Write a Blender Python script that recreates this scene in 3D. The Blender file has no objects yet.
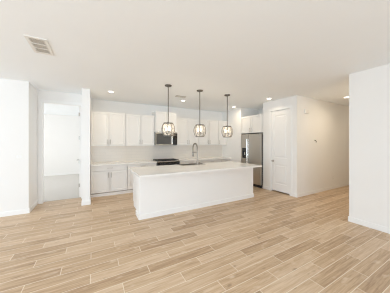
import bpy, bmesh, math, random
from mathutils import Vector, Matrix

random.seed(4)
S = bpy.context.scene
COL = S.collection
R = math.radians

# ---------------------------------------------------------------- camera
cam_d = bpy.data.cameras.new('camera')
cam = bpy.data.objects.new('camera', cam_d)
COL.objects.link(cam)
cam.location = (0, 0, 1.52)
cam.rotation_euler = (R(90), 0, R(-29))
cam_d.sensor_fit = 'HORIZONTAL'
cam_d.sensor_width = 36.0
cam_d.lens = 36.0 * 182.0 / 390.0
cam_d.shift_y = -3.5 / 390.0
cam_d.clip_start = 0.05
S.camera = cam

# ---------------------------------------------------------------- world, daylight through the windows, exposure
W = bpy.data.worlds.new('world')
S.world = W
W.use_nodes = True
bgn = W.node_tree.nodes['Background']
bgn.inputs['Color'].default_value = (0.86, 0.93, 1.0, 1)
bgn.inputs['Strength'].default_value = 3.0

def area(name, loc, rot, sx, sy, power, color, shape='RECTANGLE'):
    l = bpy.data.lights.new(name, 'AREA')
    l.shape = shape
    l.size = sx
    if shape in ('RECTANGLE', 'ELLIPSE'):
        l.size_y = sy
    l.energy = power
    l.color = color
    o = bpy.data.objects.new(name, l)
    o.location = loc
    o.rotation_euler = rot
    COL.objects.link(o)
    return o

DAY = (0.79, 0.997, 1.19)
# glazed sliding doors behind the camera, window to its left, bedroom window
area('daylight_sliding_door', (-1.2, -2.95, 1.25), (R(90), 0, 0), 5.2, 2.3, 190, DAY)
area('daylight_side_window', (-4.95, 1.7, 1.35), (R(90), 0, R(-90)), 3.6, 2.1, 112, DAY)
area('daylight_bedroom_window', (-3.95, 8.3, 1.5), (R(90), 0, R(-90)), 2.6, 1.7, 68, (0.98, 0.97, 0.95))

S.view_settings.view_transform = 'Standard'
S.view_settings.look = 'None'
S.view_settings.gamma = 1.0
S.view_settings.use_curve_mapping = False
S.view_settings.exposure = -0.62
S.cycles.filter_width = 1.15
S.cycles.max_bounces = 14
S.cycles.diffuse_bounces = 10
S.cycles.glossy_bounces = 5
S.cycles.transparent_max_bounces = 12
S.cycles.caustics_reflective = False
S.cycles.caustics_refractive = False

WARM = (1.0, 0.845, 0.62)
CAN_POWER = 8.0
BULB_STRENGTH = 2.6
PENDANT_POWER = 8.0

# ---------------------------------------------------------------- materials
def new_mat(name):
    m = bpy.data.materials.new(name)
    m.use_nodes = True
    nt = m.node_tree
    return m, nt, nt.nodes['Principled BSDF']

def mat(name, col, rough=0.5, metal=0.0, noise=0.0, nscale=8.0, bump=0.0, bscale=60.0, coat=0.0, stretch=None, spec=0.5):
    m, nt, b = new_mat(name)
    b.inputs['Base Color'].default_value = (*col, 1)
    b.inputs['Roughness'].default_value = rough
    b.inputs['Metallic'].default_value = metal
    b.inputs['Coat Weight'].default_value = coat
    b.inputs['Specular IOR Level'].default_value = spec
    tc = nt.nodes.new('ShaderNodeTexCoord')
    src = tc.outputs['Object']
    if stretch:
        mp = nt.nodes.new('ShaderNodeMapping')
        mp.inputs['Scale'].default_value = stretch
        nt.links.new(src, mp.inputs['Vector'])
        src = mp.outputs['Vector']
    if noise:
        n = nt.nodes.new('ShaderNodeTexNoise')
        n.inputs['Scale'].default_value = nscale
        n.inputs['Detail'].default_value = 4
        nt.links.new(src, n.inputs['Vector'])
        mx = nt.nodes.new('ShaderNodeMix')
        mx.data_type = 'RGBA'
        mx.inputs['A'].default_value = (*[c * (1 - noise) for c in col], 1)
        mx.inputs['B'].default_value = (*[min(1, c * (1 + noise)) for c in col], 1)
        nt.links.new(n.outputs['Fac'], mx.inputs['Factor'])
        nt.links.new(mx.outputs['Result'], b.inputs['Base Color'])
    if bump:
        n2 = nt.nodes.new('ShaderNodeTexNoise')
        n2.inputs['Scale'].default_value = bscale
        n2.inputs['Detail'].default_value = 5
        nt.links.new(src, n2.inputs['Vector'])
        bp = nt.nodes.new('ShaderNodeBump')
        bp.inputs['Strength'].default_value = bump
        bp.inputs['Distance'].default_value = 0.01
        nt.links.new(n2.outputs['Fac'], bp.inputs['Height'])
        nt.links.new(bp.outputs['Normal'], b.inputs['Normal'])
    return m

def emit(name, col, strength):
    m, nt, b = new_mat(name)
    b.inputs['Base Color'].default_value = (*col, 1)
    b.inputs['Emission Color'].default_value = (*col, 1)
    b.inputs['Emission Strength'].default_value = strength
    return m

M = {}
M['wall'] = mat('wall_paint', (0.865, 0.855, 0.838), 0.9, noise=0.012, nscale=3, bump=0.06, bscale=90, spec=0.2)
M['ceiling'] = mat('ceiling_paint', (0.905, 0.93, 0.95), 0.95, noise=0.012, nscale=2, bump=0.08, bscale=70, spec=0.15)
M['trim'] = mat('trim_paint', (0.88, 0.878, 0.868), 0.45, noise=0.01, nscale=5)
M['cabinet'] = mat('cabinet_paint', (0.85, 0.838, 0.818), 0.42, noise=0.012, nscale=5)
M['door'] = mat('door_paint', (0.88, 0.873, 0.86), 0.45, noise=0.01, nscale=5)
M['nickel'] = mat('brushed_nickel', (0.50, 0.47, 0.43), 0.32, 1.0, noise=0.06, nscale=30)
M['faucet'] = mat('faucet_nickel', (0.33, 0.30, 0.265), 0.33, 1.0, noise=0.06, nscale=30)
M['dark_nickel'] = mat('dark_nickel', (0.17, 0.15, 0.13), 0.38, 1.0, noise=0.08, nscale=30)
M['steel'] = mat('stainless_steel', (0.55, 0.515, 0.465), 0.30, 1.0, noise=0.05, nscale=12, stretch=(30, 30, 0.6))
M['bright_steel'] = mat('bright_steel', (0.80, 0.78, 0.75), 0.22, 1.0, noise=0.03, nscale=20)
M['appliance_side'] = mat('dark_grey_enamel', (0.09, 0.085, 0.08), 0.5, noise=0.05)
M['black'] = mat('black_glass', (0.012, 0.012, 0.013), 0.12, noise=0.1, coat=0.3)
M['black_plastic'] = mat('black_plastic', (0.025, 0.025, 0.026), 0.45, noise=0.1)
M['iron'] = mat('cast_iron', (0.045, 0.043, 0.042), 0.6, noise=0.15, nscale=40, bump=0.2, bscale=120)
M['smoked'] = mat('smoked_glass', (0.075, 0.072, 0.068), 0.15, noise=0.05, coat=0.4)
M['plastic'] = mat('white_plastic', (0.86, 0.85, 0.82), 0.4, noise=0.01)
M['vent_white'] = mat('vent_enamel', (0.80, 0.78, 0.74), 0.5, noise=0.02)
M['vent_dark'] = mat('duct_shadow', (0.60, 0.585, 0.56), 0.8, noise=0.1)
M['carpet'] = mat('cut_pile_carpet', (0.66, 0.635, 0.60), 1.0, noise=0.10, nscale=60, bump=0.6, bscale=220, spec=0.05)
M['wire'] = mat('dark_wire', (0.05, 0.045, 0.04), 0.5, noise=0.1)
M['can_lens'] = emit('lamp_lens', (1.0, 0.93, 0.82), 9.0)
M['bulb'] = emit('bulb_glow', (1.0, 0.90, 0.74), BULB_STRENGTH)

def quartz():
    m, nt, b = new_mat('white_quartz')
    tc = nt.nodes.new('ShaderNodeTexCoord')
    n = nt.nodes.new('ShaderNodeTexNoise')
    n.inputs['Scale'].default_value = 2.2
    n.inputs['Detail'].default_value = 8
    n.inputs['Distortion'].default_value = 1.6
    nt.links.new(tc.outputs['Object'], n.inputs['Vector'])
    r = nt.nodes.new('ShaderNodeValToRGB')
    r.color_ramp.elements[0].position = 0.40
    r.color_ramp.elements[0].color = (0.875, 0.86, 0.835, 1)
    r.color_ramp.elements[1].position = 0.56
    r.color_ramp.elements[1].color = (0.895, 0.88, 0.855, 1)
    nt.links.new(n.outputs['Fac'], r.inputs['Fac'])
    nt.links.new(r.outputs['Color'], b.inputs['Base Color'])
    b.inputs['Roughness'].default_value = 0.16
    return m
M['quartz'] = quartz()

def tile_wall():
    m, nt, b = new_mat('backsplash_tile')
    tc = nt.nodes.new('ShaderNodeTexCoord')
    sp = nt.nodes.new('ShaderNodeSeparateXYZ')
    cb = nt.nodes.new('ShaderNodeCombineXYZ')
    nt.links.new(tc.outputs['Object'], sp.inputs[0])
    nt.links.new(sp.outputs['X'], cb.inputs['X'])
    nt.links.new(sp.outputs['Z'], cb.inputs['Y'])
    br = nt.nodes.new('ShaderNodeTexBrick')
    br.inputs['Color1'].default_value = (0.83, 0.78, 0.715, 1)
    br.inputs['Color2'].default_value = (0.85, 0.80, 0.735, 1)
    br.inputs['Mortar'].default_value = (0.78, 0.74, 0.69, 1)
    br.inputs['Scale'].default_value = 1.0
    br.inputs['Brick Width'].default_value = 0.31
    br.inputs['Row Height'].default_value = 0.103
    br.inputs['Mortar Size'].default_value = 0.003
    nt.links.new(cb.outputs[0], br.inputs['Vector'])
    nt.links.new(br.outputs['Color'], b.inputs['Base Color'])
    bp = nt.nodes.new('ShaderNodeBump')
    bp.inputs['Strength'].default_value = 0.25
    bp.inputs['Distance'].default_value = 0.004
    bp.invert = True
    nt.links.new(br.outputs['Fac'], bp.inputs['Height'])
    nt.links.new(bp.outputs['Normal'], b.inputs['Normal'])
    b.inputs['Roughness'].default_value = 0.25
    return m
M['tile'] = tile_wall()

# wood-look plank tile, planks 0.919 x 0.1577 in a third-stagger
def plank_floor():
    m, nt, b = new_mat('wood_plank_tile')
    N, L = nt.nodes, nt.links
    def math_(op, a, c=None, d=None):
        n = N.new('ShaderNodeMath')
        n.operation = op
        for i, v in enumerate((a, c, d)):
            if v is None:
                continue
            if isinstance(v, (int, float)):
                n.inputs[i].default_value = v
            else:
                L.new(v, n.inputs[i])
        return n.outputs[0]
    PW, PL = 0.1577, 0.919
    tc = N.new('ShaderNodeTexCoord')
    sp = N.new('ShaderNodeSeparateXYZ')
    L.new(tc.outputs['Object'], sp.inputs[0])
    v = math_('DIVIDE', math_('SUBTRACT', sp.outputs['Y'], 0.692), PW)
    row = math_('FLOOR', v)
    fv = math_('FRACT', v)
    off = math_('MULTIPLY_ADD', math_('SUBTRACT', row, 5.0), PL / 3.0, 0.27)
    u = math_('DIVIDE', math_('SUBTRACT', sp.outputs['X'], off), PL)
    pid = math_('FLOOR', u)
    fu = math_('FRACT', u)
    # grout distance in metres
    dv = math_('MULTIPLY', math_('MINIMUM', fv, math_('SUBTRACT', 1.0, fv)), PW)
    du = math_('MULTIPLY', math_('MINIMUM', fu, math_('SUBTRACT', 1.0, fu)), PL)
    d = math_('MINIMUM', dv, du)
    grout = N.new('ShaderNodeMapRange')
    grout.inputs['From Min'].default_value = 0.0026
    grout.inputs['From Max'].default_value = 0.0042
    grout.inputs['To Min'].default_value = 1.0
    grout.inputs['To Max'].default_value = 0.0
    L.new(d, grout.inputs['Value'])
    idv = N.new('ShaderNodeCombineXYZ')
    L.new(pid, idv.inputs['X'])
    L.new(row, idv.inputs['Y'])
    wn = N.new('ShaderNodeTexWhiteNoise')
    wn.noise_dimensions = '2D'
    L.new(idv.outputs[0], wn.inputs['Vector'])
    sepc = N.new('ShaderNodeSeparateColor')
    L.new(wn.outputs['Color'], sepc.inputs[0])
    # per-plank grain coordinates
    gx = math_('ADD', sp.outputs['X'], math_('MULTIPLY', sepc.outputs[0], 37.0))
    gy = math_('ADD', sp.outputs['Y'], math_('MULTIPLY', sepc.outputs[1], 53.0))
    gc = N.new('ShaderNodeCombineXYZ')
    L.new(math_('MULTIPLY', gx, 1.3), gc.inputs['X'])
    L.new(math_('MULTIPLY', gy, 26.0), gc.inputs['Y'])
    gn = N.new('ShaderNodeTexNoise')
    gn.inputs['Scale'].default_value = 1.0
    gn.inputs['Detail'].default_value = 6
    gn.inputs['Roughness'].default_value = 0.62
    gn.inputs['Distortion'].default_value = 1.1
    L.new(gc.outputs[0], gn.inputs['Vector'])
    # fine fibres
    gc2 = N.new('ShaderNodeCombineXYZ')
    L.new(math_('MULTIPLY', gx, 6.0), gc2.inputs['X'])
    L.new(math_('MULTIPLY', gy, 110.0), gc2.inputs['Y'])
    gn2 = N.new('ShaderNodeTexNoise')
    gn2.inputs['Scale'].default_value = 1.0
    gn2.inputs['Detail'].default_value = 3
    L.new(gc2.outputs[0], gn2.inputs['Vector'])
    # knots and cloudy patches
    gc3 = N.new('ShaderNodeCombineXYZ')
    L.new(math_('MULTIPLY', gx, 4.5), gc3.inputs['X'])
    L.new(math_('MULTIPLY', gy, 11.0), gc3.inputs['Y'])
    gn3 = N.new('ShaderNodeTexNoise')
    gn3.inputs['Scale'].default_value = 1.0
    gn3.inputs['Detail'].default_value = 2
    L.new(gc3.outputs[0], gn3.inputs['Vector'])
    tone = math_('ADD', math_('MULTIPLY', sepc.outputs[2], 0.34),
                 math_('MULTIPLY_ADD', gn.outputs['Fac'], 1.15, -0.21))
    tone = math_('ADD', tone, math_('MULTIPLY', math_('SUBTRACT', gn2.outputs['Fac'], 0.5), 0.46))
    ramp = N.new('ShaderNodeValToRGB')
    cr = ramp.color_ramp
    cr.elements[0].position = 0.22
    cr.elements[0].color = FLOOR_COL[0]
    cr.elements[1].position = 0.80
    cr.elements[1].color = FLOOR_COL[2]
    e = cr.elements.new(0.50)
    e.color = FLOOR_COL[1]
    L.new(tone, ramp.inputs['Fac'])
    kn = N.new('ShaderNodeMapRange')
    kn.inputs['From Min'].default_value = 0.66
    kn.inputs['From Max'].default_value = 0.76
    kn.inputs['To Min'].default_value = 0.0
    kn.inputs['To Max'].default_value = 0.55
    L.new(gn3.outputs['Fac'], kn.inputs['Value'])
    mk = N.new('ShaderNodeMix')
    mk.data_type = 'RGBA'
    pale = N.new('ShaderNodeMapRange')
    pale.inputs['From Min'].default_value = 0.38
    pale.inputs['From Max'].default_value = 0.24
    pale.inputs['To Max'].default_value = 0.7
    L.new(gn3.outputs['Fac'], pale.inputs['Value'])
    mp = N.new('ShaderNodeMix')
    mp.data_type = 'RGBA'
    L.new(pale.outputs[0], mp.inputs['Factor'])
    L.new(ramp.outputs['Color'], mp.inputs['A'])
    mp.inputs['B'].default_value = (0.74, 0.61, 0.47, 1)
    L.new(kn.outputs[0], mk.inputs['Factor'])
    L.new(mp.outputs['Result'], mk.inputs['A'])
    mk.inputs['B'].default_value = (0.22, 0.135, 0.075, 1)
    mg = N.new('ShaderNodeMix')
    mg.data_type = 'RGBA'
    L.new(grout.outputs[0], mg.inputs['Factor'])
    L.new(mk.outputs['Result'], mg.inputs['A'])
    mg.inputs['B'].default_value = GROUT_COL
    L.new(mg.outputs['Result'], b.inputs['Base Color'])
    b.inputs['Roughness'].default_value = 0.42
    bp = N.new('ShaderNodeBump')
    bp.inputs['Strength'].default_value = 0.25
    bp.inputs['Distance'].default_value = 0.003
    bp.invert = True
    L.new(grout.outputs[0], bp.inputs['Height'])
    L.new(bp.outputs['Normal'], b.inputs['Normal'])
    return m
FLOOR_COL = ((0.385, 0.25, 0.146, 1), (0.56, 0.395, 0.248, 1), (0.70, 0.54, 0.385, 1))
GROUT_COL = (0.80, 0.70, 0.57, 1)
M['floor'] = plank_floor()

def glass_mat():
    m, nt, b = new_mat('seeded_glass')
    N, L = nt.nodes, nt.links
    out = nt.nodes['Material Output']
    tr = N.new('ShaderNodeBsdfTransparent')
    tr.inputs['Color'].default_value = (0.93, 0.925, 0.915, 1)
    b.inputs['Base Color'].default_value = (0.85, 0.83, 0.80, 1)
    b.inputs['Roughness'].default_value = 0.12
    tc = N.new('ShaderNodeTexCoord')
    n = N.new('ShaderNodeTexNoise')
    n.inputs['Scale'].default_value = 45
    L.new(tc.outputs['Object'], n.inputs['Vector'])
    mr = N.new('ShaderNodeMapRange')
    mr.inputs['To Min'].default_value = 0.08
    mr.inputs['To Max'].default_value = 0.26
    L.new(n.outputs['Fac'], mr.inputs['Value'])
    mx = N.new('ShaderNodeMixShader')
    L.new(mr.outputs[0], mx.inputs['Fac'])
    L.new(tr.outputs[0], mx.inputs[1])
    L.new(b.outputs[0], mx.inputs[2])
    L.new(mx.outputs[0], out.inputs['Surface'])
    return m
M['glass'] = glass_mat()

# ---------------------------------------------------------------- mesh helpers
def box(bm, x0, x1, y0, y1, z0, z1, bev=0.0):
    r = bmesh.ops.create_cube(bm, size=1.0)
    vs = r['verts']
    for v in vs:
        v.co = Vector((x0 + (v.co.x + 0.5) * (x1 - x0), y0 + (v.co.y + 0.5) * (y1 - y0), z0 + (v.co.z + 0.5) * (z1 - z0)))
    if bev:
        es = list({e for v in vs for e in v.link_edges})
        bmesh.ops.bevel(bm, geom=es, offset=bev, segments=2, affect='EDGES', profile=0.5)
    return bm

def tube(bm, pts, r, seg=10, cap=True, radii=None):
    pts = [Vector(p) for p in pts]
    rings = []
    up = None
    for i, p in enumerate(pts):
        if i == 0:
            t = pts[1] - pts[0]
        elif i == len(pts) - 1:
            t = pts[-1] - pts[-2]
        else:
            t = pts[i + 1] - pts[i - 1]
        t.normalize()
        if up is None:
            a = Vector((0, 0, 1)) if abs(t.z) < 0.9 else Vector((1, 0, 0))
            up = (a - t * a.dot(t)).normalized()
        else:
            up = (up - t * up.dot(t)).normalized()
        s = t.cross(up)
        rr = radii[i] if radii else r
        rings.append([bm.verts.new(p + (up * math.cos(2 * math.pi * k / seg) + s * math.sin(2 * math.pi * k / seg)) * rr) for k in range(seg)])
    for a, b in zip(rings, rings[1:]):
        for k in range(seg):
            bm.faces.new((a[k], a[(k + 1) % seg], b[(k + 1) % seg], b[k]))
    if cap:
        bm.faces.new(rings[0][::-1])
        bm.faces.new(rings[-1])
    return bm

def lathe(bm, prof, seg=32, centre=(0, 0, 0), axis='Z', close=False):
    c = Vector(centre)
    rings = []
    for (r, h) in prof:
        ring = []
        for k in range(seg):
            a = 2 * math.pi * k / seg
            if axis == 'Z':
                p = Vector((r * math.cos(a), r * math.sin(a), h))
            else:                                   # axis -Y
                p = Vector((r * math.cos(a), -h, r * math.sin(a)))
            ring.append(bm.verts.new(c + p))
        rings.append(ring)
    pairs = list(zip(rings, rings[1:])) + ([(rings[-1], rings[0])] if close else [])
    for a, b in pairs:
        for k in range(seg):
            bm.faces.new((a[k], a[(k + 1) % seg], b[(k + 1) % seg], b[k]))
    if not close:
        if prof[0][0] > 1e-6:
            bm.faces.new(rings[0][::-1])
        if prof[-1][0] > 1e-6:
            bm.faces.new(rings[-1])
    return bm

def open_box(bm, x0, x1, y0, y1, z0, z1, t):
    """box without a top, wall thickness t, one closed shell"""
    o = [(x0, y0), (x1, y0), (x1, y1), (x0, y1)]
    n = [(x0 + t, y0 + t), (x1 - t, y0 + t), (x1 - t, y1 - t), (x0 + t, y1 - t)]
    ob = [bm.verts.new((*p, z0)) for p in o]
    ot = [bm.verts.new((*p, z1)) for p in o]
    it = [bm.verts.new((*p, z1)) for p in n]
    ib = [bm.verts.new((*p, z0 + t)) for p in n]
    bm.faces.new(ob[::-1])
    bm.faces.new(ib)
    for k in range(4):
        j = (k + 1) % 4
        bm.faces.new((ob[k], ob[j], ot[j], ot[k]))
        bm.faces.new((ot[k], ot[j], it[j], it[k]))
        bm.faces.new((it[k], it[j], ib[j], ib[k]))
    return bm

def slab_hole(bm, x0, x1, y0, y1, hx0, hx1, hy0, hy1, z0, z1):
    """slab with one rectangular hole through it"""
    o = [(x0, y0), (x1, y0), (x1, y1), (x0, y1)]
    n = [(hx0, hy0), (hx1, hy0), (hx1, hy1), (hx0, hy1)]
    V = {}
    for nm, ps in (('o', o), ('n', n)):
        for z in (0, 1):
            V[nm, z] = [bm.verts.new((*p, (z0, z1)[z])) for p in ps]
    for k in range(4):
        j = (k + 1) % 4
        bm.faces.new((V['o', 1][k], V['o', 1][j], V['n', 1][j], V['n', 1][k]))
        bm.faces.new((V['o', 0][j], V['o', 0][k], V['n', 0][k], V['n', 0][j]))
        bm.faces.new((V['o', 0][k], V['o', 0][j], V['o', 1][j], V['o', 1][k]))
        bm.faces.new((V['n', 0][j], V['n', 0][k], V['n', 1][k], V['n', 1][j]))
    return bm

def panel_slab(bm, x0, x1, yf, t, z0, z1, panels, recess=0.008, raised=False):
    """slab whose front (facing -Y at yf) has sunk panels (x0,x1,z0,z1)"""
    box(bm, x0, x1, yf, yf + t, z0, z1)
    xs = sorted({p[i] for p in panels for i in (0, 1)})
    zs = sorted({p[i] for p in panels for i in (2, 3)})
    for x in xs:
        bmesh.ops.bisect_plane(bm, geom=bm.verts[:] + bm.edges[:] + bm.faces[:], plane_co=(x, 0, 0), plane_no=(1, 0, 0))
    for z in zs:
        bmesh.ops.bisect_plane(bm, geom=bm.verts[:] + bm.edges[:] + bm.faces[:], plane_co=(0, 0, z), plane_no=(0, 0, 1))
    bm.faces.ensure_lookup_table()
    bm.normal_update()
    for p in panels:
        fs = [f for f in bm.faces if f.normal.y < -0.9 and p[0] < f.calc_center_median().x < p[1] and p[2] < f.calc_center_median().z < p[3]]
        bmesh.ops.inset_region(bm, faces=fs, thickness=0.006, depth=-recess, use_even_offset=True)
        if raised:
            bmesh.ops.inset_region(bm, faces=fs, thickness=0.035, depth=0.0, use_even_offset=True)
            bmesh.ops.inset_region(bm, faces=fs, thickness=0.014, depth=recess * 0.8, use_even_offset=True)
    return bm

def link(name, bm, m, parent=None, smooth=False):
    bmesh.ops.recalc_face_normals(bm, faces=bm.faces[:])
    me = bpy.data.meshes.new(name)
    bm.to_mesh(me)
    bm.free()
    me.materials.append(m)
    if smooth:
        for p in me.polygons:
            p.use_smooth = True
        try:
            me.set_sharp_from_angle(angle=R(40))
        except Exception:
            pass
    o = bpy.data.objects.new(name, me)
    COL.objects.link(o)
    if parent:
        o.parent = parent
    return o

def part(name, m, parent, fn, *a, smooth=False, **k):
    bm = bmesh.new()
    fn(bm, *a, **k)
    return link(name, bm, m, parent, smooth)

def pbox(name, m, parent, x0, x1, y0, y1, z0, z1, bev=0.0):
    return part(name, m, parent, box, x0, x1, y0, y1, z0, z1, bev)

def tag(o, label, cat, group=None):
    o['label'] = label
    o['category'] = cat
    if group:
        o['group'] = group
    return o

def thing(name, label, cat, loc, rz=0.0, group=None):
    o = bpy.data.objects.new(name, None)
    o.empty_display_size = 0.1
    o.location = loc
    o.rotation_euler = (0, 0, rz)
    COL.objects.link(o)
    return tag(o, label, cat, group)

def struct(name, m, *boxes, parent=None, bev=0.0):
    bm = bmesh.new()
    for b in boxes:
        box(bm, *b, bev)
    o = link(name, bm, m, parent)
    if not parent:
        o['kind'] = 'structure'
    return o

def copy_tree(o, parent=None):
    c = o.copy()
    COL.objects.link(c)
    if parent:
        c.parent = parent
    for ch in list(o.children):
        copy_tree(ch, c)
    return c

# ---------------------------------------------------------------- the shell
C = 2.85          # ceiling
KY = 6.35         # kitchen back wall
LY = 5.20         # great room's left wall / pillar front
NY = 5.87         # recessed wall with the bedroom doorway
PX = 4.945        # pantry front
HY = 3.06         # hall wall
RX = 4.33         # right wall face
RY = 1.64

struct('floor', M['floor'], (-5.1, 10.2, -3.1, 6.5, -0.12, 0.0))
struct('floor_carpet', M['carpet'], (-4.0, -0.255, 6.5, 10.7, -0.12, 0.006), (-4.0, -0.255, 5.99, 6.5, 0.0005, 0.006))
struct('ceiling', M['ceiling'], (-5.1, 10.2, -3.1, 10.8, C, C + 0.12))

struct('wall_left', M['wall'], (-5.0, -1.24, LY, LY + 0.12, 0, C), (-1.36, -1.24, LY + 0.12, NY + 0.12, 0, C))
OX0, OX1, OZ = -1.15, -0.303, 2.56
struct('wall_doorway', M['wall'], (-1.24, OX0, NY, NY + 0.12, 0, C), (OX1, -0.255, NY, NY + 0.12, 0, C), (OX0, OX1, NY, NY + 0.12, OZ, C))
struct('wall_pillar', M['trim'], (-0.255, -0.088, LY, 10.7, 0, C))
struct('wall_kitchen', M['wall'], (-0.088, 5.0, KY, KY + 0.12, 0, C))
struct('wall_refrigerator_side', M['wall'], (4.88, 5.02, 5.20, KY, 0, C), (5.02, 5.95, 5.20, 5.32, 0, C))
struct('wall_refrigerator_back', M['wall'], (5.83, 5.95, HY + 0.12, 5.20, 0, C))
DY0, DY1, DZ = 3.255, 3.925, 2.54          # pantry doorway
struct('wall_pantry', M['wall'], (PX, PX + 0.12, HY, DY0, 0, C), (PX, PX + 0.12, DY1, 4.23, 0, C), (PX, PX + 0.12, DY0, DY1, DZ, C),
       (PX + 0.12, 5.83, 4.11, 4.23, 0, C))
struct('wall_hall', M['wall'], (PX + 0.12, 10.1, HY, HY + 0.12, 0, C))
struct('wall_hall_end', M['wall'], (10.0, 10.12, RY, HY, 0, C))
struct('wall_right', M['wall'], (RX, RX + 0.12, -3.0, RY, 0, C), (RX + 0.12, 10.1, RY - 0.12, RY, 0, C))
# walls behind the camera, with the glazed openings the daylight comes through
struct('wall_rear', M['wall'], (-5.0, -3.8, -3.12, -3.0, 0, C), (1.4, RX, -3.12, -3.0, 0, C), (-3.8, 1.4, -3.12, -3.0, 2.42, C))
struct('wall_window_side', M['wall'], (-5.12, -5.0, -3.0, -0.1, 0, C), (-5.12, -5.0, 3.5, LY, 0, C), (-5.12, -5.0, -0.1, 3.5, 0, 0.3), (-5.12, -5.0, -0.1, 3.5, 2.42, C))
struct('wall_bedroom_back', M['wall'], (-4.0, -0.255, 10.6, 10.72, 0, C))
struct('wall_bedroom_side', M['wall'], (-4.12, -4.0, 5.32, 7.0, 0, C), (-4.12, -4.0, 9.6, 10.72, 0, C), (-4.12, -4.0, 7.0, 9.6, 0, 0.6), (-4.12, -4.0, 7.0, 9.6, 2.4, C))

# baseboards
def bb(name, *runs):
    bm = bmesh.new()
    for (x0, x1, y0, y1) in runs:
        box(bm, x0, x1, y0, y1, 0, 0.098, 0.004)
    o = link(name, bm, M['trim'])
    o['kind'] = 'structure'
T = 0.015
bb('baseboard_left', (-5.0, -1.24 + T, LY - T, LY), (-1.24, -1.24 + T, LY, NY - T))
bb('baseboard_pillar', (-0.255 - T, -0.088 + T, LY - T, LY), (-0.088, -0.088 + T, LY, 5.79), (-0.255 - T, -0.255, LY, NY - 0.02))
bb('baseboard_pantry', (PX - T, PX, HY - T, DY0 - 0.06), (PX - T, PX, DY1 + 0.06, 4.23))
bb('baseboard_hall', (PX, 10.0, HY - T, HY))
bb('baseboard_right', (RX - T, RX, -3.0, RY), (RX - T, 10.0, RY, RY + T))
bb('baseboard_bedroom', (-4.0, -0.255, 10.6 - T, 10.6))

# bedroom doorway: casing, jambs, and the open door seen edge-on
def casing_bm(bm, x0, x1, yf, z1, w, t):
    """one U-shaped casing in front of a wall at y = yf (towards -Y)"""
    pts = [(x0 - w, 0), (x0 - w, z1 + w), (x1 + w, z1 + w), (x1 + w, 0), (x1, 0), (x1, z1), (x0, z1), (x0, 0)]
    f = [bm.verts.new((x, yf - t, z)) for x, z in pts]
    b = [bm.verts.new((x, yf, z)) for x, z in pts]
    for q in ((0, 1, 6, 7), (1, 2, 5, 6), (2, 3, 4, 5)):
        bm.faces.new([f[i] for i in q])
        bm.faces.new([b[i] for i in q][::-1])
    for i in range(8):
        j = (i + 1) % 8
        bm.faces.new((f[i], f[j], b[j], b[i]))
t1 = part('trim_1', M['trim'], None, casing_bm, OX0 + 0.02, OX1 - 0.012, NY, OZ - 0.02, 0.075, 0.016)
t1['kind'] = 'structure'
t2 = part('trim_2', M['trim'], None, casing_bm, OX0 + 0.02, OX1 - 0.012, NY + 0.119, OZ - 0.02, 0.012, 0.118)
t2['kind'] = 'structure'

d2 = bpy.data.objects.new('door_2', None)
d2['kind'] = 'structure'
d2.location = (-0.322, NY + 0.112, 0.014)
d2.rotation_euler = (0, 0, R(93.2))
COL.objects.link(d2)
# local: leaf runs along +X from the hinge, thickness along +Y (towards the room's left), hinge edge at x = 0
def leaf_bm(bm):
    panel_slab(bm, 0.0, 0.80, 0.0, 0.04, 0, 2.51, [(0.11, 0.69, 0.28, 0.82), (0.11, 0.69, 1.03, 2.36)], 0.008, True)
part('door_leaf', M['door'], d2, leaf_bm)
for hz in (0.33, 0.99, 1.65, 2.30):
    def hinge_bm(bm, hz=hz):
        box(bm, -0.004, 0.0, 0.020, 0.040, hz - 0.05, hz + 0.05)
        tube(bm, [(-0.006, 0.047, hz - 0.05), (-0.006, 0.047, hz + 0.05)], 0.0075, 10)
    part('hinge', M['nickel'], d2, hinge_bm, smooth=True)
def lever_bm(bm):
    for yy, s in ((0.04, 1), (0.0, -1)):
        tube(bm, [(0.735, yy, 0.98), (0.735, yy + s * 0.012, 0.98)], 0.027, 16)
        tube(bm, [(0.735, yy + s * 0.012, 0.98), (0.735, yy + s * 0.055, 0.98), (0.72, yy + s * 0.062, 0.98), (0.62, yy + s * 0.062, 0.98)], 0.009, 10)
part('door_handle', M['dark_nickel'], d2, lever_bm, smooth=True)

# pantry door (faces the great room, -X); local front is -Y
d1 = bpy.data.objects.new('door_1', None)
d1['kind'] = 'structure'
d1.location = (PX, (DY0 + DY1) / 2, 0)
d1.rotation_euler = (0, 0, R(-90))
COL.objects.link(d1)
hw = (DY1 - DY0) / 2
def pantry_leaf(bm):
    w = hw - 0.018
    panel_slab(bm, -w, w, 0.022, 0.04, 0.034, DZ - 0.018, [(-w + 0.105, w - 0.105, 0.26, 0.86), (-w + 0.105, w - 0.105, 1.06, 2.38)], 0.010, True)
part('door_leaf', M['door'], d1, pantry_leaf)
part('door_casing', M['trim'], d1, casing_bm, -hw + 0.014, hw - 0.014, 0.0, DZ - 0.014, 0.07, 0.016)
part('door_jamb', M['trim'], d1, casing_bm, -hw + 0.014, hw - 0.014, 0.1, DZ - 0.014, 0.012, 0.1)
def knob_bm(bm):
    lathe(bm, [(0.031, 0.0), (0.031, 0.006), (0.012, 0.012), (0.010, 0.03), (0.020, 0.036), (0.028, 0.048), (0.026, 0.06), (0.014, 0.068)], 20,
          (-hw + 0.085, 0.022, 0.96), 'Y')
part('door_handle', M['nickel'], d1, knob_bm, smooth=True)
for hz in (0.3, 0.95, 1.6, 2.25):
    def h2(bm, hz=hz):
        tube(bm, [(hw - 0.016, 0.018, hz - 0.05), (hw - 0.016, 0.018, hz + 0.05)], 0.0065, 10)
    part('hinge', M['nickel'], d1, h2, smooth=True)

# backsplash tile on the kitchen wall
struct('trim_3', M['tile'], (-0.088, 4.88, KY - 0.010, KY, 0.905, 1.47))

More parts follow.
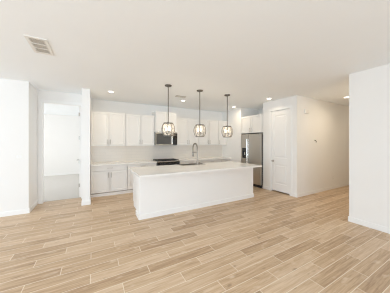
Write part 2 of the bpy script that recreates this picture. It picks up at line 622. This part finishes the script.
# ---------------------------------------------------------------- cabinets (local front -Y, origin at floor centre of the back)
CAB = M['cabinet']
def pull_bm(bm, x, z, yf, vertical=True, ln=0.15):
    h = ln / 2
    if vertical:
        ends = [(x, yf - 0.030, z - h), (x, yf - 0.030, z + h)]
        posts = [(x, z - h * 0.7), (x, z + h * 0.7)]
    else:
        ends = [(x - h, yf - 0.030, z), (x + h, yf - 0.030, z)]
        posts = [(x - h * 0.7, z), (x + h * 0.7, z)]
    tube(bm, ends, 0.0065, 10)
    for px, pz in posts:
        tube(bm, [(px, yf, pz), (px, yf - 0.030, pz)], 0.005, 8)

RAIL = 0.062
def shaker(bm, x0, x1, yf, z0, z1, t=0.02):
    panel_slab(bm, x0, x1, yf, t, z0, z1, [(x0 + RAIL, x1 - RAIL, z0 + RAIL, z1 - RAIL)], 0.013)

G = 0.008
def add_door(root, x0, x1, yf, z0, z1, hx, hz):
    d = part('door', CAB, root, shaker, x0 + G, x1 - G, yf, z0, z1)
    part('handle', M['nickel'], d, pull_bm, hx, hz, yf, True, 0.15, smooth=True)

def upper(name, label, loc, w, depth, z0, z1, ndoor, single_handle='left', rz=0.0, hz=None, group='white wall cabinets'):
    r = thing(name, label, 'cabinet', (*loc, 0), rz, group)
    yb, yf = 0.0, -depth
    pbox('carcass', CAB, r, -w / 2 + 0.001, w / 2 - 0.001, yf + 0.042, yb - 0.001, z0, z1)
    hz = z0 + 0.12 if hz is None else hz
    if ndoor == 2:
        add_door(r, -w / 2, 0, yf, z0 + 0.004, z1 - 0.004, -0.035, hz)
        add_door(r, 0, w / 2, yf, z0 + 0.004, z1 - 0.004, 0.035, hz)
    else:
        hx = -w / 2 + 0.035 if single_handle == 'left' else w / 2 - 0.035
        add_door(r, -w / 2, w / 2, yf, z0 + 0.004, z1 - 0.004, hx, hz)
    return r

UZ0, UZ1, UD = 1.43, 2.45, 0.32
UY = KY - 0.0005
def up_at(x0, x1, label, nd=2, **k):
    upper('wall_cabinet', label, ((x0 + x1) / 2, UY), x1 - x0, UD, UZ0, UZ1, nd, **k)
# uppers run from the pillar wall to the refrigerator wall
up_at(-0.086, 0.868, 'white two-door wall cabinet at the left end of the run, against the pillar')
up_at(0.870, 1.788, 'white two-door wall cabinet directly left of the microwave')
up_at(2.582, 3.508, 'white two-door wall cabinet directly right of the microwave')
up_at(3.510, 4.446, 'white two-door wall cabinet second to the right of the microwave')
up_at(4.448, 4.878, 'narrow single-door white wall cabinet at the right end, beside the refrigerator wall', 1, single_handle='left')
upper('wall_cabinet', 'taller-set white cabinet with two short doors above the microwave', ((1.79 + 2.58) / 2, UY), 0.788, 0.41, 1.90, 2.60, 2, hz=1.99)
# over the refrigerator
upper('wall_cabinet', 'white two-door cabinet above the steel refrigerator in the alcove', (5.82, (4.232 + 5.198) / 2), 0.962, 0.93, 1.875, 2.50, 2,
      rz=R(-90), hz=1.99, group='white wall cabinets')

BD = 0.56
def base(label, x0, x1, drawers=1, doors=2):
    w = x1 - x0
    r = thing('base_cabinet', label, 'cabinet', ((x0 + x1) / 2, UY - 0.0105, 0), 0, 'white base cabinets')
    yf = -BD + 0.011
    pbox('carcass', CAB, r, -w / 2 + 0.001, w / 2 - 0.001, yf + 0.042, -0.001, 0.105, 0.875)
    pbox('toe_kick', CAB, r, -w / 2 + 0.001, w / 2 - 0.001, yf + 0.022, yf + 0.05, 0.0, 0.086)
    dd = part('drawer', CAB, r, box, -w / 2 + G, w / 2 - G, yf, yf + 0.02, 0.725, 0.868, 0.002)
    part('handle', M['nickel'], dd, pull_bm, 0.0, 0.80, yf, False, 0.15, smooth=True)
    if doors == 2:
        add_door(r, -w / 2, 0, yf, 0.108, 0.715, -0.035, 0.60)
        add_door(r, 0, w / 2, yf, 0.108, 0.715, 0.035, 0.60)
    else:
        add_door(r, -w / 2, w / 2, yf, 0.108, 0.715, -w / 2 + 0.035, 0.60)
    return r
base('white base cabinet with one drawer over two doors, against the pillar at the left end', -0.086, 0.888)
base('white base cabinet left of the range, partly hidden behind the island corner', 0.890, 1.788)
base('white base cabinet directly right of the range, mostly hidden behind the island', 2.582, 3.50)
base('white base cabinet under the middle of the right counter, behind the faucet', 3.502, 4.40)
base('narrow white base cabinet at the right end of the back counter', 4.402, 4.878, 1, 1)

def counter(name, label, x0, x1):
    o = part(name, M['quartz'], None, box, x0, x1, KY - BD - 0.032, KY - 0.0105, 0.876, 0.915, 0.003)
    tag(o, label, 'countertop', 'back wall countertops')
counter('countertop', 'pale quartz countertop left of the range on the back wall', -0.086, 1.789)
counter('countertop', 'pale quartz countertop right of the range on the back wall', 2.581, 4.878)

# ---------------------------------------------------------------- range
rg = thing('kitchen_range', 'black and steel gas range with cast iron grates, below the microwave', 'stove', ((1.79 + 2.58) / 2, KY - 0.012, 0))
w = 0.39
yf = -0.60
pbox('body', M['appliance_side'], rg, -w, w, yf + 0.03, 0, 0.05, 0.895)
pbox('cooktop', M['black'], rg, -w, w, yf + 0.01, 0, 0.896, 0.918, 0.003)
pbox('front_lip', M['bright_steel'], rg, -w, w, yf - 0.012, yf + 0.009, 0.893, 0.921, 0.004)
pbox('control_panel', M['black'], rg, -w, w, yf - 0.008, yf + 0.029, 0.78, 0.892, 0.004)
for k in range(5):
    part('knob', M['black_plastic'], rg, lathe, [(0.024, 0), (0.024, 0.006), (0.019, 0.01), (0.017, 0.03), (0.012, 0.033)], 18,
         (-0.30 + 0.15 * k, yf - 0.0085, 0.835), 'Y', smooth=True)
od = part('oven_door', M['steel'], rg, panel_slab, -w, w, yf - 0.006, 0.034, 0.24, 0.772, [(-w + 0.07, w - 0.07, 0.30, 0.66)], 0.004)
pbox('oven_window', M['black'], od, -w + 0.08, w - 0.08, yf - 0.004, yf - 0.001, 0.31, 0.65)
def oven_handle(bm, z):
    tube(bm, [(-0.33, yf - 0.05, z), (0.33, yf - 0.05, z)], 0.011, 12)
    for x in (-0.29, 0.29):
        tube(bm, [(x, yf - 0.006, z), (x, yf - 0.05, z)], 0.008, 8)
part('handle', M['bright_steel'], od, oven_handle, 0.715, smooth=True)
wd = pbox('drawer', M['steel'], rg, -w, w, yf - 0.004, yf + 0.029, 0.06, 0.232, 0.003)
for cx in (-0.26, 0.0, 0.26):
    def grate(bm, cx=cx):
        x0, x1, y0, y1 = cx - 0.124, cx + 0.124, yf + 0.05, -0.06
        zb, zt = 0.934, 0.948
        box(bm, x0, x1, y0, y0 + 0.014, zb, zt)
        box(bm, x0, x1, y1 - 0.014, y1, zb, zt)
        box(bm, x0, x0 + 0.014, y0, y1, zb, zt)
        box(bm, x1 - 0.014, x1, y0, y1, zb, zt)
        for yy in (y0 + 0.13, (y0 + y1) / 2, y1 - 0.13):
            box(bm, x0, x1, yy - 0.006, yy + 0.006, zb, zt)
        box(bm, cx - 0.006, cx + 0.006, y0, y1, zb, zt)
        for px in (x0 + 0.008, x1 - 0.008):
            for py in (y0 + 0.008, y1 - 0.008):
                box(bm, px - 0.007, px + 0.007, py - 0.007, py + 0.007, 0.9185, zb)
    part('grate', M['iron'], rg, grate)
for bx, by in ((-0.26, -0.42), (-0.26, -0.17), (0.0, -0.30), (0.26, -0.42), (0.26, -0.17)):
    part('burner', M['iron'], rg, lathe, [(0.05, 0.9185), (0.05, 0.924), (0.036, 0.927), (0.034, 0.931), (0.0001, 0.932)], 20, (bx, by, 0), smooth=True)

# ---------------------------------------------------------------- microwave
mw = thing('microwave', 'steel over-the-range microwave with dark glass door and black control strip', 'microwave', ((1.79 + 2.58) / 2, UY - 0.0105, 0))
mz0, mz1, mf = 1.455, 1.896, -0.40
w = 0.388
pbox('body', M['appliance_side'], mw, -w, w, mf + 0.045, -0.001, mz0, mz1)
pbox('vent_grille', M['bright_steel'], mw, -w, w, mf, mf + 0.044, mz1 - 0.038, mz1, 0.003)
dr = part('door', M['steel'], mw, panel_slab, -w, 0.215, mf, 0.044, mz0, mz1 - 0.041, [(-w + 0.014, 0.158, mz0 + 0.014, mz1 - 0.055)], 0.004)
pbox('glass', M['smoked'], dr, -w + 0.0205, 0.1515, mf + 0.0015, mf + 0.0038, mz0 + 0.0205, mz1 - 0.0615)
def mwh(bm):
    tube(bm, [(0.185, mf - 0.035, mz0 + 0.03), (0.185, mf - 0.035, mz1 - 0.06)], 0.011, 12)
    for z in (mz0 + 0.06, mz1 - 0.09):
        tube(bm, [(0.185, mf, z), (0.185, mf - 0.035, z)], 0.007, 8)
part('handle', M['bright_steel'], dr, mwh, smooth=True)
cpn = pbox('control_panel', M['black'], mw, 0.218, w, mf, mf + 0.044, mz0, mz1 - 0.041, 0.003)
pbox('display', M['smoked'], cpn, 0.235, w - 0.02, mf - 0.0008, mf + 0.0005, mz1 - 0.12, mz1 - 0.075)

# ---------------------------------------------------------------- refrigerator (faces -X)
FY0, FY1 = 4.252, 5.165
fr = thing('refrigerator', 'tall stainless steel side-by-side refrigerator with black water dispenser', 'refrigerator', (4.86, (FY0 + FY1) / 2, 0), R(-90))
w = (FY1 - FY0) / 2
def fz(y):
    return -(y - (FY0 + FY1) / 2)          # world Y -> local x
split = fz(4.80)
pbox('body', M['appliance_side'], fr, -w + 0.003, w - 0.003, 0.062, 0.80, 0.03, 1.815, 0.004)
dx0, dx1, dz0, dz1 = fz(5.115), fz(4.915), 0.97, 1.34
def freezer(bm):
    # slab with a dispenser opening; front at y = 0
    x0, x1, z0, z1 = -w, split - 0.004, 0.10, 1.84
    o = [(x0, z0), (x1, z0), (x1, z1), (x0, z1)]
    n = [(dx0, dz0), (dx1, dz0), (dx1, dz1), (dx0, dz1)]
    of = [bm.verts.new((x, 0, z)) for x, z in o]
    nf = [bm.verts.new((x, 0, z)) for x, z in n]
    nb = [bm.verts.new((x, 0.045, z)) for x, z in n]
    ob = [bm.verts.new((x, 0.058, z)) for x, z in o]
    for k in range(4):
        j = (k + 1) % 4
        bm.faces.new((of[k], of[j], nf[j], nf[k]))
        bm.faces.new((nf[k], nf[j], nb[j], nb[k]))
        bm.faces.new((of[j], of[k], ob[k], ob[j]))
    bm.faces.new(nb)
    bm.faces.new(ob[::-1])
fd = part('freezer_door', M['steel'], fr, freezer)
pd = pbox('fridge_door', M['steel'], fr, split + 0.004, w, 0.0, 0.058, 0.10, 1.84, 0.004)
def disp(bm):
    open_box_y(bm, dx0 + 0.001, dx1 - 0.001, dz0 + 0.001, dz1 - 0.001)
def open_box_y(bm, x0, x1, z0, z1):
    t = 0.008
    o = [(x0, z0), (x1, z0), (x1, z1), (x0, z1)]
    n = [(x0 + t, z0 + t), (x1 - t, z0 + t), (x1 - t, z1 - 0.11), (x0 + t, z1 - 0.11)]
    of = [bm.verts.new((x, -0.003, z)) for x, z in o]
    nf = [bm.verts.new((x, -0.003, z)) for x, z in n]
    nb = [bm.verts.new((x, 0.038, z)) for x, z in n]
    ob = [bm.verts.new((x, 0.044, z)) for x, z in o]
    for k in range(4):
        j = (k + 1) % 4
        bm.faces.new((of[k], of[j], nf[j], nf[k]))
        bm.faces.new((nf[k], nf[j], nb[j], nb[k]))
        bm.faces.new((of[j], of[k], ob[k], ob[j]))
    bm.faces.new(nb)
    bm.faces.new(ob[::-1])
dp = part('dispenser', M['black'], fd, disp)
pbox('paddle', M['bright_steel'], dp, (dx0 + dx1) / 2 - 0.004, (dx0 + dx1) / 2 + 0.045, 0.006, 0.02, dz0 + 0.11, dz0 + 0.21, 0.003)
def fridge_handle(bm, x):
    tube(bm, [(x, -0.055, 0.62), (x, -0.060, 1.15), (x, -0.055, 1.66)], 0.0145, 12)
    for z in (0.66, 1.62):
        tube(bm, [(x, 0.0, z), (x, -0.055, z)], 0.010, 8)
part('handle', M['bright_steel'], fd, fridge_handle, split - 0.034, smooth=True)
part('handle', M['bright_steel'], pd, fridge_handle, split + 0.034, smooth=True)
pbox('toe_grille', M['black_plastic'], fr, -w + 0.01, w - 0.01, 0.03, 0.061, 0.008, 0.095, 0.003)
pbox('hinge_cover', M['appliance_side'], fr, -w + 0.01, -w + 0.12, 0.02, 0.12, 1.841, 1.862, 0.003)
pbox('hinge_cover', M['appliance_side'], fr, w - 0.12, w - 0.01, 0.02, 0.12, 1.841, 1.862, 0.003)
for fx in (-w + 0.07, w - 0.07):
    for fy in (0.12, 0.72):
        part('foot', M['black_plastic'], fr, lathe, [(0.022, 0.0), (0.022, 0.014), (0.012, 0.016), (0.012, 0.0295)], 14, (fx, fy, 0), smooth=True)

# ---------------------------------------------------------------- island
IX0, IX1, IY0, IY1 = 0.785, 3.91, 3.68, 4.68
isl = thing('kitchen_island', 'long white kitchen island with plain painted front and baseboard', 'kitchen island', ((IX0 + IX1) / 2, IY0, 0))
ox = (IX0 + IX1) / 2
hwid = (IX1 - IX0) / 2
pbox('knee_wall', M['wall'], isl, -hwid, hwid, 0.0, 0.30, 0.0, 0.875, 0.004)
def isl_bb(bm):
    t, h, d = 0.015, 0.098, 0.31
    pts = [(-hwid - t, d), (-hwid - t, -t), (hwid + t, -t), (hwid + t, d), (hwid + 0.0002, d), (hwid + 0.0002, -0.0002), (-hwid - 0.0002, -0.0002), (-hwid - 0.0002, d)]
    lo = [bm.verts.new((x, y, 0)) for x, y in pts]
    hi = [bm.verts.new((x, y, h)) for x, y in pts]
    for q in ((0, 1, 6, 7), (1, 2, 5, 6), (2, 3, 4, 5)):
        bm.faces.new([hi[i] for i in q])
        bm.faces.new([lo[i] for i in q][::-1])
    for i in range(8):
        j = (i + 1) % 8
        bm.faces.new((lo[i], lo[j], hi[j], hi[i]))
part('baseboard', M['trim'], isl, isl_bb)
ci = 0.055
for xa in (-hwid + ci, hwid - ci - 0.018):
    pbox('end_panel', CAB, isl, xa, xa + 0.018, 0.301, IY1 - IY0 - 0.001, 0.105, 0.875)
pbox('bottom_panel', CAB, isl, -hwid + ci + 0.0185, hwid - ci - 0.0185, 0.301, IY1 - IY0 - 0.001, 0.105, 0.123)
pbox('toe_kick', CAB, isl, -hwid + ci, hwid - ci, 0.301, IY1 - IY0 - 0.085, 0.0, 0.1045)
nd = 6
bw = (2 * hwid - 2 * ci) / nd
for k in range(nd):
    xa = -hwid + ci + k * bw
    def idoor(bm, xa=xa):
        shaker(bm, -(xa + bw - G), -(xa + G), 0, 0.108, 0.868)
        bmesh.ops.transform(bm, matrix=Matrix.Translation((0, IY1 - IY0, 0)) @ Matrix.Rotation(math.pi, 4, 'Z'), verts=bm.verts[:])
    d = part('door', CAB, isl, idoor)
    def ipull(bm, xa=xa, k=k):
        x = xa + (bw - 0.035 if k % 2 == 0 else 0.035)
        pull_bm(bm, -x, 0.75, 0, True)
        bmesh.ops.transform(bm, matrix=Matrix.Translation((0, IY1 - IY0, 0)) @ Matrix.Rotation(math.pi, 4, 'Z'), verts=bm.verts[:])
    part('handle', M['nickel'], d, ipull, smooth=True)

SX0, SX1, SY0, SY1 = 2.04, 2.78, 4.375, 4.655
ict = part('island_countertop', M['quartz'], None, slab_hole, 0.734, 3.96, 3.42, 4.71, SX0, SX1, SY0, SY1, 0.876, 0.915)
tag(ict, 'long pale quartz countertop on the island, overhanging its front', 'countertop')
sk = part('kitchen_sink', M['steel'], None, open_box, SX0 + 0.001, SX1 - 0.001, SY0 + 0.001, SY1 - 0.001, 0.66, 0.925, 0.016)
tag(sk, 'stainless steel sink with a low rim set into the island countertop', 'sink')

# faucet: tall spring pull-down, standing on the seating side, spout over the sink
FX, FYY = 2.465, 4.315
fc = thing('kitchen_faucet', 'tall brushed nickel pull-down spring faucet standing on the island', 'faucet', (FX, FYY, 0.9153))
part('base', M['faucet'], fc, lathe, [(0.030, 0.0), (0.030, 0.006), (0.022, 0.012), (0.021, 0.10), (0.018, 0.11)], 20, smooth=True)
def stem_pts():
    pts = [(0, 0, 0.10), (0, 0, 0.20), (0, 0, 0.30), (0, 0, 0.40), (0, 0, 0.46)]
    r = 0.125
    for k in range(1, 13):
        a = math.pi * k / 12
        pts.append((0, r - r * math.cos(a), 0.46 + r * 1.05 * math.sin(a)))
    pts += [(0, 2 * r, 0.40), (0, 2 * r, 0.34)]
    return pts
part('spout', M['faucet'], fc, tube, stem_pts(), 0.0125, 12, smooth=True)
def coil(bm):
    base_ = [Vector(p) for p in stem_pts()][3:]
    # resample and wind a helix round the arch
    seglen = [(b - a).length for a, b in zip(base_, base_[1:])]
    tot = sum(seglen)
    turns, per = 34, 8
    pts = []
    for i in range(turns * per + 1):
        s = tot * i / (turns * per)
        k = 0
        while k < len(seglen) - 1 and s > seglen[k]:
            s -= seglen[k]
            k += 1
        p = base_[k].lerp(base_[k + 1], s / seglen[k])
        t = (base_[k + 1] - base_[k]).normalized()
        n1 = Vector((1, 0, 0))
        n2 = t.cross(n1)
        a = 2 * math.pi * i / per
        pts.append(p + (n1 * math.cos(a) + n2 * math.sin(a)) * 0.0175)
    tube(bm, pts, 0.0038, 6)
part('spring', M['faucet'], fc, coil, smooth=True)
part('spray_head', M['faucet'], fc, tube, [(0, 0.25, 0.35), (0, 0.25, 0.31), (0, 0.25, 0.24), (0, 0.25, 0.22)], 0.016, 14, True, [0.015, 0.02, 0.023, 0.019], smooth=True)
def arm(bm):
    tube(bm, [(0, 0.0, 0.335), (0, 0.235, 0.335)], 0.009, 10)
    lathe(bm, [(0.029, 0.325), (0.029, 0.345), (0.0235, 0.345), (0.0235, 0.325)], 18, (0, 0.25, 0), close=True)
part('support_arm', M['faucet'], fc, arm, smooth=True)
part('lever', M['faucet'], fc, tube, [(0.018, 0, 0.06), (0.05, 0, 0.065), (0.11, -0.01, 0.085)], 0.007, 10, smooth=True)

# ---------------------------------------------------------------- pendants
def make_pendant(label, loc):
    r = thing('pendant_light', label, 'pendant light', loc, 0, 'pendants over the island')
    zt, zb = -0.875, -1.165                       # cage top / bottom below the ceiling
    part('canopy', M['dark_nickel'], r, lathe, [(0.08, 0.0), (0.08, -0.012), (0.07, -0.024), (0.018, -0.03), (0.012, -0.05)], 28, smooth=True)
    part('rod', M['dark_nickel'], r, tube, [(0, 0, -0.045), (0, 0, zt + 0.03)], 0.0105, 10, smooth=True)
    def prof(t):                                   # radius along the cage, t 0 (top) .. 1 (bottom)
        return 0.100 + 0.048 * math.sin(math.pi * t) ** 0.75
    def ring(bm, z):
        rr = prof(0)
        lathe(bm, [(rr + 0.009, z + 0.008), (rr + 0.009, z - 0.008), (rr - 0.006, z - 0.008), (rr - 0.006, z + 0.008)], 32, close=True)
    part('bottom_ring', M['dark_nickel'], r, ring, zb, smooth=True)
    def frame(bm):
        lathe(bm, [(0.020, zt + 0.03), (0.020, zt - 0.004), (0.012, zt - 0.004), (0.012, zt + 0.03)], 20, close=True)
        ring(bm, zt)
        for k in range(4):
            a = math.pi / 4 + k * math.pi / 2
            tube(bm, [(0.015 * math.cos(a), 0.015 * math.sin(a), zt), (prof(0) * math.cos(a), prof(0) * math.sin(a), zt)], 0.005, 8)
    part('frame', M['dark_nickel'], r, frame, smooth=True)
    for k in range(8):
        a = 2 * math.pi * (k + 0.3) / 8
        pts = []
        for i in range(13):
            t = i / 12
            rr = prof(t) + 0.003
            pts.append((rr * math.cos(a), rr * math.sin(a), zt + (zb - zt) * t))
        part('rib', M['dark_nickel'], r, tube, pts, 0.0065, 8, smooth=True)
    def shade(bm):
        seg = 32
        pr = []
        for i in range(11):
            t = 0.03 + 0.94 * i / 10
            pr.append((prof(t) - 0.008, zt + (zb - zt) * t))
        pr += [(r_ - 0.003, z_) for r_, z_ in pr[::-1]]
        lathe(bm, pr, seg, close=True)
    part('glass_shade', M['glass'], r, shade, smooth=True)
    def cluster(bm):
        tube(bm, [(0, 0, zt), (0, 0, zb + 0.05)], 0.008, 8)
        for k in range(3):
            a = 2 * math.pi * k / 3 + 0.4
            x, y = 0.05 * math.cos(a), 0.05 * math.sin(a)
            tube(bm, [(0, 0, zb + 0.055), (x, y, zb + 0.055)], 0.005, 8)
            tube(bm, [(x, y, zb + 0.05), (x, y, zb + 0.115)], 0.011, 10)
    part('socket_cluster', M['dark_nickel'], r, cluster, smooth=True)
    for k in range(3):
        a = 2 * math.pi * k / 3 + 0.4
        x, y = 0.05 * math.cos(a), 0.05 * math.sin(a)
        part('bulb', M['bulb'], r, lathe, [(0.010, zb + 0.116), (0.018, zb + 0.135), (0.0215, zb + 0.16), (0.018, zb + 0.185), (0.009, zb + 0.21), (0.002, zb + 0.222)], 14, (x, y, 0), smooth=True)
    return r

def pendant_lamp(x, y):
    l = bpy.data.lights.new('pendant_lamp', 'POINT')
    l.energy = PENDANT_POWER
    l.color = WARM
    l.shadow_soft_size = 0.05
    o = bpy.data.objects.new('pendant_lamp', l)
    o.location = (x, y, C - 0.99)
    COL.objects.link(o)

pen = make_pendant('leftmost of the three glass and dark metal pendant lights, hanging before the microwave', (1.495, 3.97, C))
for x, lab in ((2.34, 'middle one of the three glass and dark metal pendant lights, above the faucet'),
               (3.22, 'rightmost of the three glass and dark metal pendant lights, nearest the refrigerator')):
    c = copy_tree(pen)
    c.location = (x, 3.97, C)
    c['label'] = lab
for x in (1.495, 2.34, 3.22):
    pendant_lamp(x, 3.97)

# ---------------------------------------------------------------- recessed ceiling lights
def make_can(label, loc):
    r = thing('recessed_light', label, 'ceiling light', loc, 0, 'recessed ceiling lights')
    part('trim_ring', M['plastic'], r, lathe, [(0.084, -0.0005), (0.082, -0.007), (0.066, -0.010), (0.062, -0.0005)], 32, close=True, smooth=True)
    part('lens', M['can_lens'], r, lathe, [(0.0618, -0.0006), (0.060, -0.005), (0.0001, -0.006)], 28, smooth=True)
    return r
cans = [((0.38, 5.17), 'lit recessed ceiling light at the left end, above the left wall cabinets'),
        ((2.44, 5.17), 'lit recessed ceiling light beside the small ceiling register, before the microwave'),
        ((4.50, 5.17), 'lit recessed ceiling light close to the rightmost pendant rod'),
        ((4.58, 3.69), 'lit recessed ceiling light in front of the pantry door'),
        ((6.39, 2.48), 'lit recessed ceiling light over the hall, beside the right wall')]
can0 = None
for i, ((x, y), lab) in enumerate(cans):
    if can0 is None:
        can0 = c = make_can(lab, (x, y, C))
    else:
        c = copy_tree(can0)
        c.location = (x, y, C)
        c['label'] = lab
    l = area('can_lamp', (x, y, C - 0.015), (0, 0, 0), 0.14, 0.14, CAN_POWER * (1.0, 1.0, 0.8, 0.3, 0.4)[i], WARM, 'DISK')
    l.data.spread = R(172 if i < 3 else 130)

# unseen fill lights added to brighten the hall, hidden behind the right wall
area('hall_fill_light', (5.75, 1.9, C - 0.015), (0, 0, 0), 0.3, 0.3, 15.0, WARM, 'DISK')
area('hall_fill_light', (8.6, 2.2, C - 0.015), (0, 0, 0), 0.3, 0.3, 6.0, WARM, 'DISK')

# ---------------------------------------------------------------- ceiling registers
def register(name, label, loc, sx, sy, bands, vanes, along_x, border=0.035, fm='vent_white'):
    """sx, sy outer size; bands of vanes; vanes run across"""
    r = thing(name, label, 'vent', loc)
    part('frame', M[fm], r, slab_hole, -sx / 2, sx / 2, -sy / 2, sy / 2, -sx / 2 + border, sx / 2 - border, -sy / 2 + border, sy / 2 - border, -0.010, -0.0005)
    ix, iy = sx / 2 - border, sy / 2 - border
    pbox('duct_shade_plate', M['vent_dark'], r, -ix + 0.0005, ix - 0.0005, -iy + 0.0005, iy - 0.0005, -0.002, -0.0006)  # closed plate, the duct's inner shade is put into its colour
    def louvers(bm):
        for b in range(1, bands):
            p = -iy + 2 * iy * b / bands
            box(bm, -ix, ix, p - 0.007, p + 0.007, -0.011, -0.0022)
        n = vanes
        for b in range(bands):
            y0 = -iy + 2 * iy * b / bands + 0.009
            y1 = -iy + 2 * iy * (b + 1) / bands - 0.009
            for k in range(n):
                x = -ix + 2 * ix * (k + 0.5) / n
                vs = [bm.verts.new(v) for v in ((x - 0.004, y0, -0.0025), (x - 0.001, y0, -0.0025), (x + 0.006, y0, -0.012), (x + 0.003, y0, -0.012))]
                ws = [bm.verts.new((v.co.x, y1, v.co.z)) for v in vs]
                for q in range(4):
                    bm.faces.new((vs[q], vs[(q + 1) % 4], ws[(q + 1) % 4], ws[q]))
                bm.faces.new(vs[::-1])
                bm.faces.new(ws)
    part('louvers', M['vent_white'], r, louvers)
    return r
register('ceiling_register', 'large white louvred air register on the ceiling at upper left', (-0.645, 3.21, C), 0.225, 0.48, 3, 7, False)
register('ceiling_register', 'small flat air register on the kitchen ceiling beside a recessed light', (2.16, 4.75, C), 0.30, 0.13, 2, 12, True, 0.03, 'nickel')

# ---------------------------------------------------------------- small wall things
sw = thing('light_switch', 'white double rocker switch plate on the left wall', 'light switch', (-1.395, LY, 1.23))
pbox('plate', M['plastic'], sw, -0.058, 0.058, -0.006, -0.0003, -0.06, 0.06, 0.002)
for x in (-0.024, 0.024):
    pbox('rocker', M['trim'], sw, x - 0.017, x + 0.017, -0.010, -0.0061, -0.034, 0.034, 0.0015)

ol = thing('wall_outlet', 'white duplex outlet low on the hall wall above the baseboard', 'outlet', (6.93, HY, 0.37))
op = pbox('plate', M['plastic'], ol, -0.037, 0.037, -0.006, -0.0003, -0.06, 0.06, 0.002)
for z in (-0.026, 0.026):
    rc = pbox('receptacle', M['trim'], ol, -0.017, 0.017, -0.008, -0.0061, z - 0.018, z + 0.018, 0.001)
    for x in (-0.007, 0.007):
        pbox('slot', M['black_plastic'], rc, x - 0.0012, x + 0.0012, -0.0083, -0.0079, z - 0.004, z + 0.008)

ch = thing('door_chime', 'small white chime box high on the hall wall near the corner', 'door chime', (5.38, HY, 2.435))
pbox('housing', M['plastic'], ch, -0.105, 0.105, -0.045, -0.0003, -0.065, 0.065, 0.006)
def grille(bm):
    for k in range(6):
        z = -0.038 + 0.015 * k
        box(bm, -0.07, 0.07, -0.0465, -0.0445, z - 0.003, z + 0.003)
part('grille', M['vent_white'], ch, grille)

ws = thing('thermostat_wire', 'short dark wire stub poking out of the beige hall wall', 'wire', (5.83, HY, 1.57))
part('wire', M['wire'], ws, tube, [(0, -0.0005, 0.03), (0.0, -0.03, 0.03), (0.006, -0.045, 0.0), (0.002, -0.04, -0.035)], 0.009, 8, smooth=True)
part('hole_collar', M['plastic'], ws, lathe, [(0.024, 0.0004), (0.024, 0.004), (0.014, 0.004), (0.014, 0.0004)], 18, (0.0, 0, 0.03), 'Y', close=True, smooth=True)
